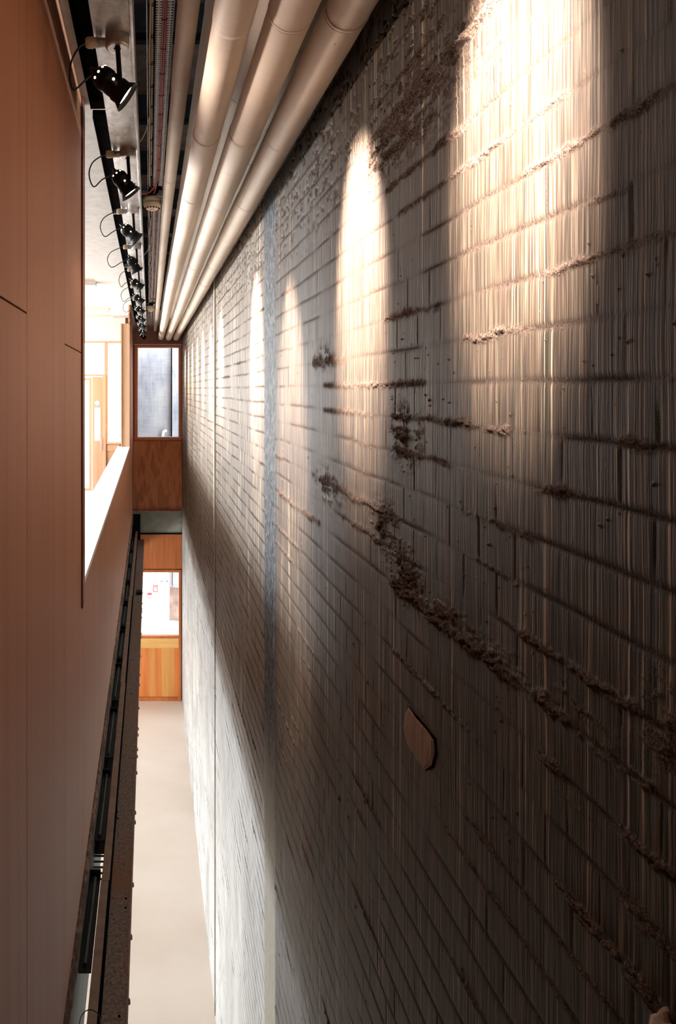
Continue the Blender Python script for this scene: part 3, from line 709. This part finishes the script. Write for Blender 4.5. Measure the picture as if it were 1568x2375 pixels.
# y, elevation down (deg), azimuth (deg), power, on
LAMPS = [(.96, 31, 6, .85, 1), (1.835, 37, -4, 1.1, 1), (2.705, 54, -4, .75, 1), (3.577, 42, -6, .6, 1), (4.47, 60, 20, 0, 0), (5.32, 40, -6, .6, 1),
         (6.19, 44, -6, .5, 1), (7.06, 40, -4, .6, 1), (7.93, 42, -8, .5, 1), (8.80, 41, -6, .5, 1), (9.68, 44, -8, .5, 1), (10.55, 40, -6, .5, 1)]
PW = 800
for i, (y, el, az, pw, on) in enumerate(LAMPS):
    d = tapered_dir(math.radians(az+9 if on else az), math.radians(el)); dl = tapered_dir(math.radians(az), math.radians(el)); xb = -.086; zt = E+.950
    lab = 'black spotlight %s, %s along the galvanised channel from the near end' % ('lit, on a looped cable' if on else 'unlit and dark', ORD[i-1]) if i else 'black spotlight at the very near end of the channel, above the top edge'
    t = thing('spotlight', lab, 'spotlight', (xb, y, zt), 'spotlights along the channel')
    # round conduit box with spout and gland
    pt(MB().lathe((xb, y, zt-.034), (0,0,1), [(0,.026),(.002,.031),(.005,.033),(.007,.0325),(.034,.0325)], 32), 'conduit_box', M['galv'], t)
    pt(MB().lathe((xb, y, zt-.0365), (0,0,1), [(0,.008),(.002,.010)], 16), 'box_screw', M['black_metal'], t)
    pt(MB().lathe((xb-.030, y, zt-.018), (-1,0,0), [(0,.0125),(.022,.0125),(.022,.0145),(.026,.0145)], 20), 'spout', M['galv'], t)
    pt(MB().lathe((xb-.056, y, zt-.018), (-1,0,0), [(0,.0135),(.010,.0140),(.010,.0155),(.024,.0150),(.030,.011)], 20), 'cable_gland', M['cream_cable'], t)
    pt(MB().box(xb-.058, xb-.042, y-.006, y+.006, zt-.0035, zt-.001), 'name_tag', M['white_board'], t)
    # stem and head
    hc = np.array((xb-.022, y, zt-.125)); sx_ = xb+.001
    pt(MB().tube([(sx_, y-.012, zt-.034), (sx_+.003, y-.014, zt-.075), (sx_+.006, y-.012, zt-.122)], .0068, 12), 'stem', M['black_metal'], t)
    hd = MB(); hd.lathe(hc - d*.034, d, [(-.014,.006),(-.012,.013),(-.005,.023),(.004,.029),(.016,.0315),(.030,.0318),(.031,.0295),(.060,.0300),(.061,.0325),(.075,.0325)], 32)
    head = pt(hd, 'lamp_head', M['black_metal'], t)
    def sub(mb, name, mat, par):
        return mb.build(name, mat, par)
    bz = MB(); bz.lathe(hc + d*.041, d, [(0,.0315),(.004,.033),(.020,.043),(.0215,.0445),(.0205,.0425),(.006,.032)], 32, False)
    sub(bz, 'bezel', M['black_metal'], head)
    # glowing vent holes in the back of the head (lit lamp seen through them)
    side = np.cross(d, (0,0,1)); side /= np.linalg.norm(side); up = np.cross(side, d)
    vh = MB()
    for k_, (aa, tt) in enumerate(((25, -.012), (62, -.012), (100, -.012), (138, -.012), (85, .018), (-15, -.012))):
        a = math.radians(aa); nrm = math.cos(a)*up + math.sin(a)*side
        nn = nrm if tt > 0 else (nrm*.8 - d*.6); rad = 0
        pos = hc - d*.034 + (d*.002 + nrm*.0262 if tt < 0 else d*.045 + nrm*.0305)
        vh.lathe(pos, nn, [(0,.0035),(.0025,.0035)], 10)
    sub(vh, 'vent_holes', (bpy.data.materials.get('vent_glow') or emit('vent_glow', (1,.72,.42), 5)) if on else M['cream_cable'], head)
    lp = hc + d*.052
    sub(MB().lathe(lp - d*.004, d, [(0,.034),(.003,.033),(.005,.022),(.0055,.001)], 32), 'lens', M['lens'] if on else M['lens_off'], head)
    # looped cable
    g0 = np.array((xb-.084, y, zt-.018)); back = hc - d*.040
    L = 1.0 + .25*math.sin(i*2.1)
    if i == 1: cp_ = [g0, g0+(-.018,-.004,-.014), g0+(-.038,-.012,-.055), g0+(-.042,-.018,-.100), g0+(-.034,-.022,-.135), g0+(-.020,-.018,-.128), back+(-.020,-.003,-.010), back]
    else: cp_ = [g0, g0+(-.022*L,-.004,-.008), g0+(-.068*L,-.02,-.040), g0+(-.085*L,-.03,-.090), g0+(-.062*L,-.03,-.138), back+(-.055,-.01,-.030), back+(-.018,0,-.008), back]
    cab = pt(MB().tube(catmull(cp_, 7), .0026, 10), 'cable', M['black_rubber'], t)
    sub(MB().lathe(back - d*.001, -d, [(0,.009),(.012,.007),(.022,.0045)], 12), 'cable_boot', M['black_rubber'], cab)
    if on:
        for nm, size, e, bl in (('beam', 50, PW*pw, .55), ('spill', 158, PW*.007*pw, .35)):
            ld = bpy.data.lights.new('spot_' + nm, 'SPOT'); ld.energy = e; ld.color = (1,.84,.75); ld.spot_size = math.radians(size if nm != 'beam' else 56); ld.spot_blend = bl if nm == 'spill' else .9
            ld.shadow_soft_size = .015
            lo = bpy.data.objects.new('spot_' + nm, ld); C.objects.link(lo); lo.location = lp + d*.008
            from mathutils import Vector
            lo.scale = (.6, 1, 1) if nm == 'beam' else (1, 1, 1)
            lo.rotation_euler = Vector(tuple(-dl)).to_track_quat('Z', 'Y').to_euler()

# ------------------------------------------------------------------ steelwork under the wood wall
struct_edge = MB()
# rough broken slab edge, lumpy strip
ys = np.linspace(-.5, D-.1, 700); rr = []
for y_ in ys:
    j = (fbm(np.array([y_*9.]), np.array([.5]), 3, 3)[0]-.5)*.016; j2 = (fbm(np.array([y_*30.]), np.array([2.5]), 2, 6)[0]-.5)*.010
    rr.append([(-.36, y_, E-2.07), (-.2755+j*.5, y_, E-2.07), (-.266+j+j2, y_, E-2.10), (-.270+j2, y_, E-2.16), (-.285, y_, E-2.20+j), (-.36, y_, E-2.20)])
struct(MB().rings(rr, True, False).build('floor_edge', M['rubble']))
sb = thing('steel_beam', 'long rusty mottled steel beam with bolts on its lip below the wood wall', 'beam', (-.15, D/2, E-2.5))
pt(MB().box(-.198, -.094, -.5, D-.1, E-2.506, E-2.500), 'bottom_flange', M['rust'], sb)
pt(MB().box(-.300, -.150, D-.12, D-.09, E-2.50, E-2.08), 'end_plate', M['black_matt'], sb)  # black plate added as shadow over the cross beam's left end
m_ = MB(); m_.box(-.094, -.0855, -.5, D-.1, E-2.53, E-2.497); pt(m_, 'lip', M['angle'], sb, bevel=.002)
pt(MB().box(-.290, -.284, -.5, D-.1, E-2.75, E-2.18), 'web', M['web'], sb)
rnd = random.Random(5)
y_ = 2.3
while y_ < 8.5:
    pt(MB().lathe((-.085, y_, E-2.512), (1,0,.1), [(-.004,.011),(.005,.011),(.007,.006)], 6), 'bolt', M['angle'], sb); y_ += rnd.choice((.09,.2,.33,.42,.5))
for (x_, y2) in ((-.115, 3.35), (-.115, 3.29), (-.12, 2.72), (-.15, 5.6), (-.155, 6.3), (-.13, 8.0)):
    pt(MB().lathe((x_, y2, E-2.4995), (0,0,1), [(0,.006),(.003,.005)], 10), 'bolt_hole_plug', M['black_matt'], sb)
an = thing('steel_angle', 'smooth brown steel angle lying along the left side of the rusty beam', 'angle', (-.215, D/2, E-2.36))
yj = [-.5, 3.28, 5.5, 7.8, D-.1]
for a, b2 in zip(yj, yj[1:]):
    off = .004 if yj.index(a) % 2 else 0
    pt(MB().box(-.234+off, -.196+off, a+.002, b2-.002, E-2.366, E-2.36), 'leg_plate', M['angle'], an, bevel=.001)
pt(MB().box(-.196, -.192, -.5, D-.1, E-2.50, E-2.362), 'upstand', M['black_matt'], an)
# dark bracket plates bridging web and angle
for i in range(10):
    y0 = 2.74+i*.80; y1 = y0+(.55 if i < 1 else .62)
    if y1 > D-.3: break
    b_ = thing('bracket_plate', 'dark steel bracket plate between beam and slab edge, %s from the near end' % ORD[i].replace('nearest', 'first'), 'bracket', (-.26, (y0+y1)/2, E-2.34), 'bracket plates along the beam')
    pt(MB().box(-.284, -.234, y0, y1, E-2.345, E-2.340), 'plate', M['black_metal'], b_)
    pt(MB().box(-.284, -.234, y1-.012, y1, E-2.340, E-2.312), 'end_lip', M['black_metal'], b_, bevel=.001)
    pt(MB().tube([(-.262, y0+.03, E-2.333), (-.258, y1-.03, E-2.333)], .007, 10), 'rod', M['web'], b_)
cs = tag(MB().box(-.284, -.232, 3.56, D-.3, E-2.425, E-2.420).build('closing_strip', M['web']), 'dark flat strip closing the gap beside the brown steel angle', 'strip')
m_ = MB()
for k_ in range(5): m_.box(-.284, -.228, 3.37+k_*.042, 3.38+k_*.042, E-2.425, E-2.42)
m_.build('slots', M['web'], cs)
# looped wire at the bottom
def at(x, y, z): Y = z*F/(903-y); return ((x-346.5)*Y/F, Y, E+z)
tag(MB().tube(catmull([at(184,2375,-2.33), at(188,2358,-2.33), at(197,2346,-2.32), at(209,2342,-2.31), at(221,2346,-2.31), at(230,2356,-2.31), at(233,2375,-2.31)], 6), .0017, 8).build('black_wire', M['black_rubber']),
    'thin black wire looped over the brown steel angle at the bottom left', 'wire')
tag(MB().tube(catmull([at(272,1880,-2.43), at(270,1893,-2.45), at(274,1900,-2.46)], 6), .003, 8).build('bent_nail', M['black_matt']), 'small bent dark hook on the rusty beam beside the angle', 'hook')
# small dark clamp on the beam's edge further along
tag(MB().box(-.16, -.09, 8.30, 8.42, E-2.50, E-2.47).build('beam_clamp', M['black_metal'], bevel=.003), 'small black clamp on the rusty beam, level with the lower window top', 'clamp')

# ------------------------------------------------------------------ light
w = bpy.data.worlds.new('World'); bpy.context.scene.world = w; w.use_nodes = True
bg = w.node_tree.nodes['Background']; bg.inputs[0].default_value = (.93,.97,1,1); bg.inputs[1].default_value = 6.0
def area(name, loc, rot, sx, sy, e, col=(1,1,1), spread=180):
    ld = bpy.data.lights.new(name, 'AREA'); ld.shape = 'RECTANGLE'; ld.size = sx; ld.size_y = sy; ld.energy = e; ld.color = col; ld.spread = math.radians(spread)
    o = bpy.data.objects.new(name, ld); C.objects.link(o); o.location = loc; o.rotation_euler = rot; return o
# daylight at unseen left windows; lower pair placed for the brick wall's light edge
area('daylight_upper_near', (-5.95, 2.9, E+0), (0, -PI/2, 0), 1.8, 4.4, 90, (.86,.93,1))
area('daylight_upper_far', (-5.95, 8.2, E+0), (0, -PI/2, 0), 1.8, 4.4, 860, (.80,.90,1))
area('daylight_lower_near', (-3.36, 2.9, .45), (0, -PI/2, 0), .75, 4.4, 120, (.76,.88,1))
area('daylight_lower_far', (-3.36, 8.2, .45), (0, -PI/2, 0), .75, 4.4, 235, (.88,.94,1))
# daylight through the end glazing of the upper room, falling on the sill
area('daylight_end', (-1.3, D-.15, E+.1), (math.radians(-80), 0, 0), 1.4, 1.5, 80, (1,.95,.90))
# rooms behind the end windows
area('far_lower_light', (-.2, D+.8, E-2.25), (0, 0, 0), 1.2, .8, 62, (1,1,1))
area('far_upper_light', (0.0, D+.55, E+1.3), (math.radians(25), 0, 0), .8, .4, 7, (.88,.93,1))

# ------------------------------------------------------------------ camera
cd = bpy.data.cameras.new('Camera'); cam = bpy.data.objects.new('Camera', cd); C.objects.link(cam)
cam.location = (0, 0, E); cam.rotation_euler = (PI/2, 0, 0)
cd.sensor_fit = 'AUTO'; cd.sensor_width = 36; cd.lens = 36*F/2375
cd.shift_x = (784-346.5)/2375; cd.shift_y = (903-1187.5)/2375; cd.clip_start = .02
S = bpy.context.scene; S.camera = cam
S.view_settings.view_transform = 'Standard'; S.view_settings.look = 'None'; S.view_settings.gamma = 1
S.view_settings.use_curve_mapping = False; S.view_settings.exposure = .32
S.cycles.max_bounces = 8; S.cycles.sample_clamp_indirect = 6
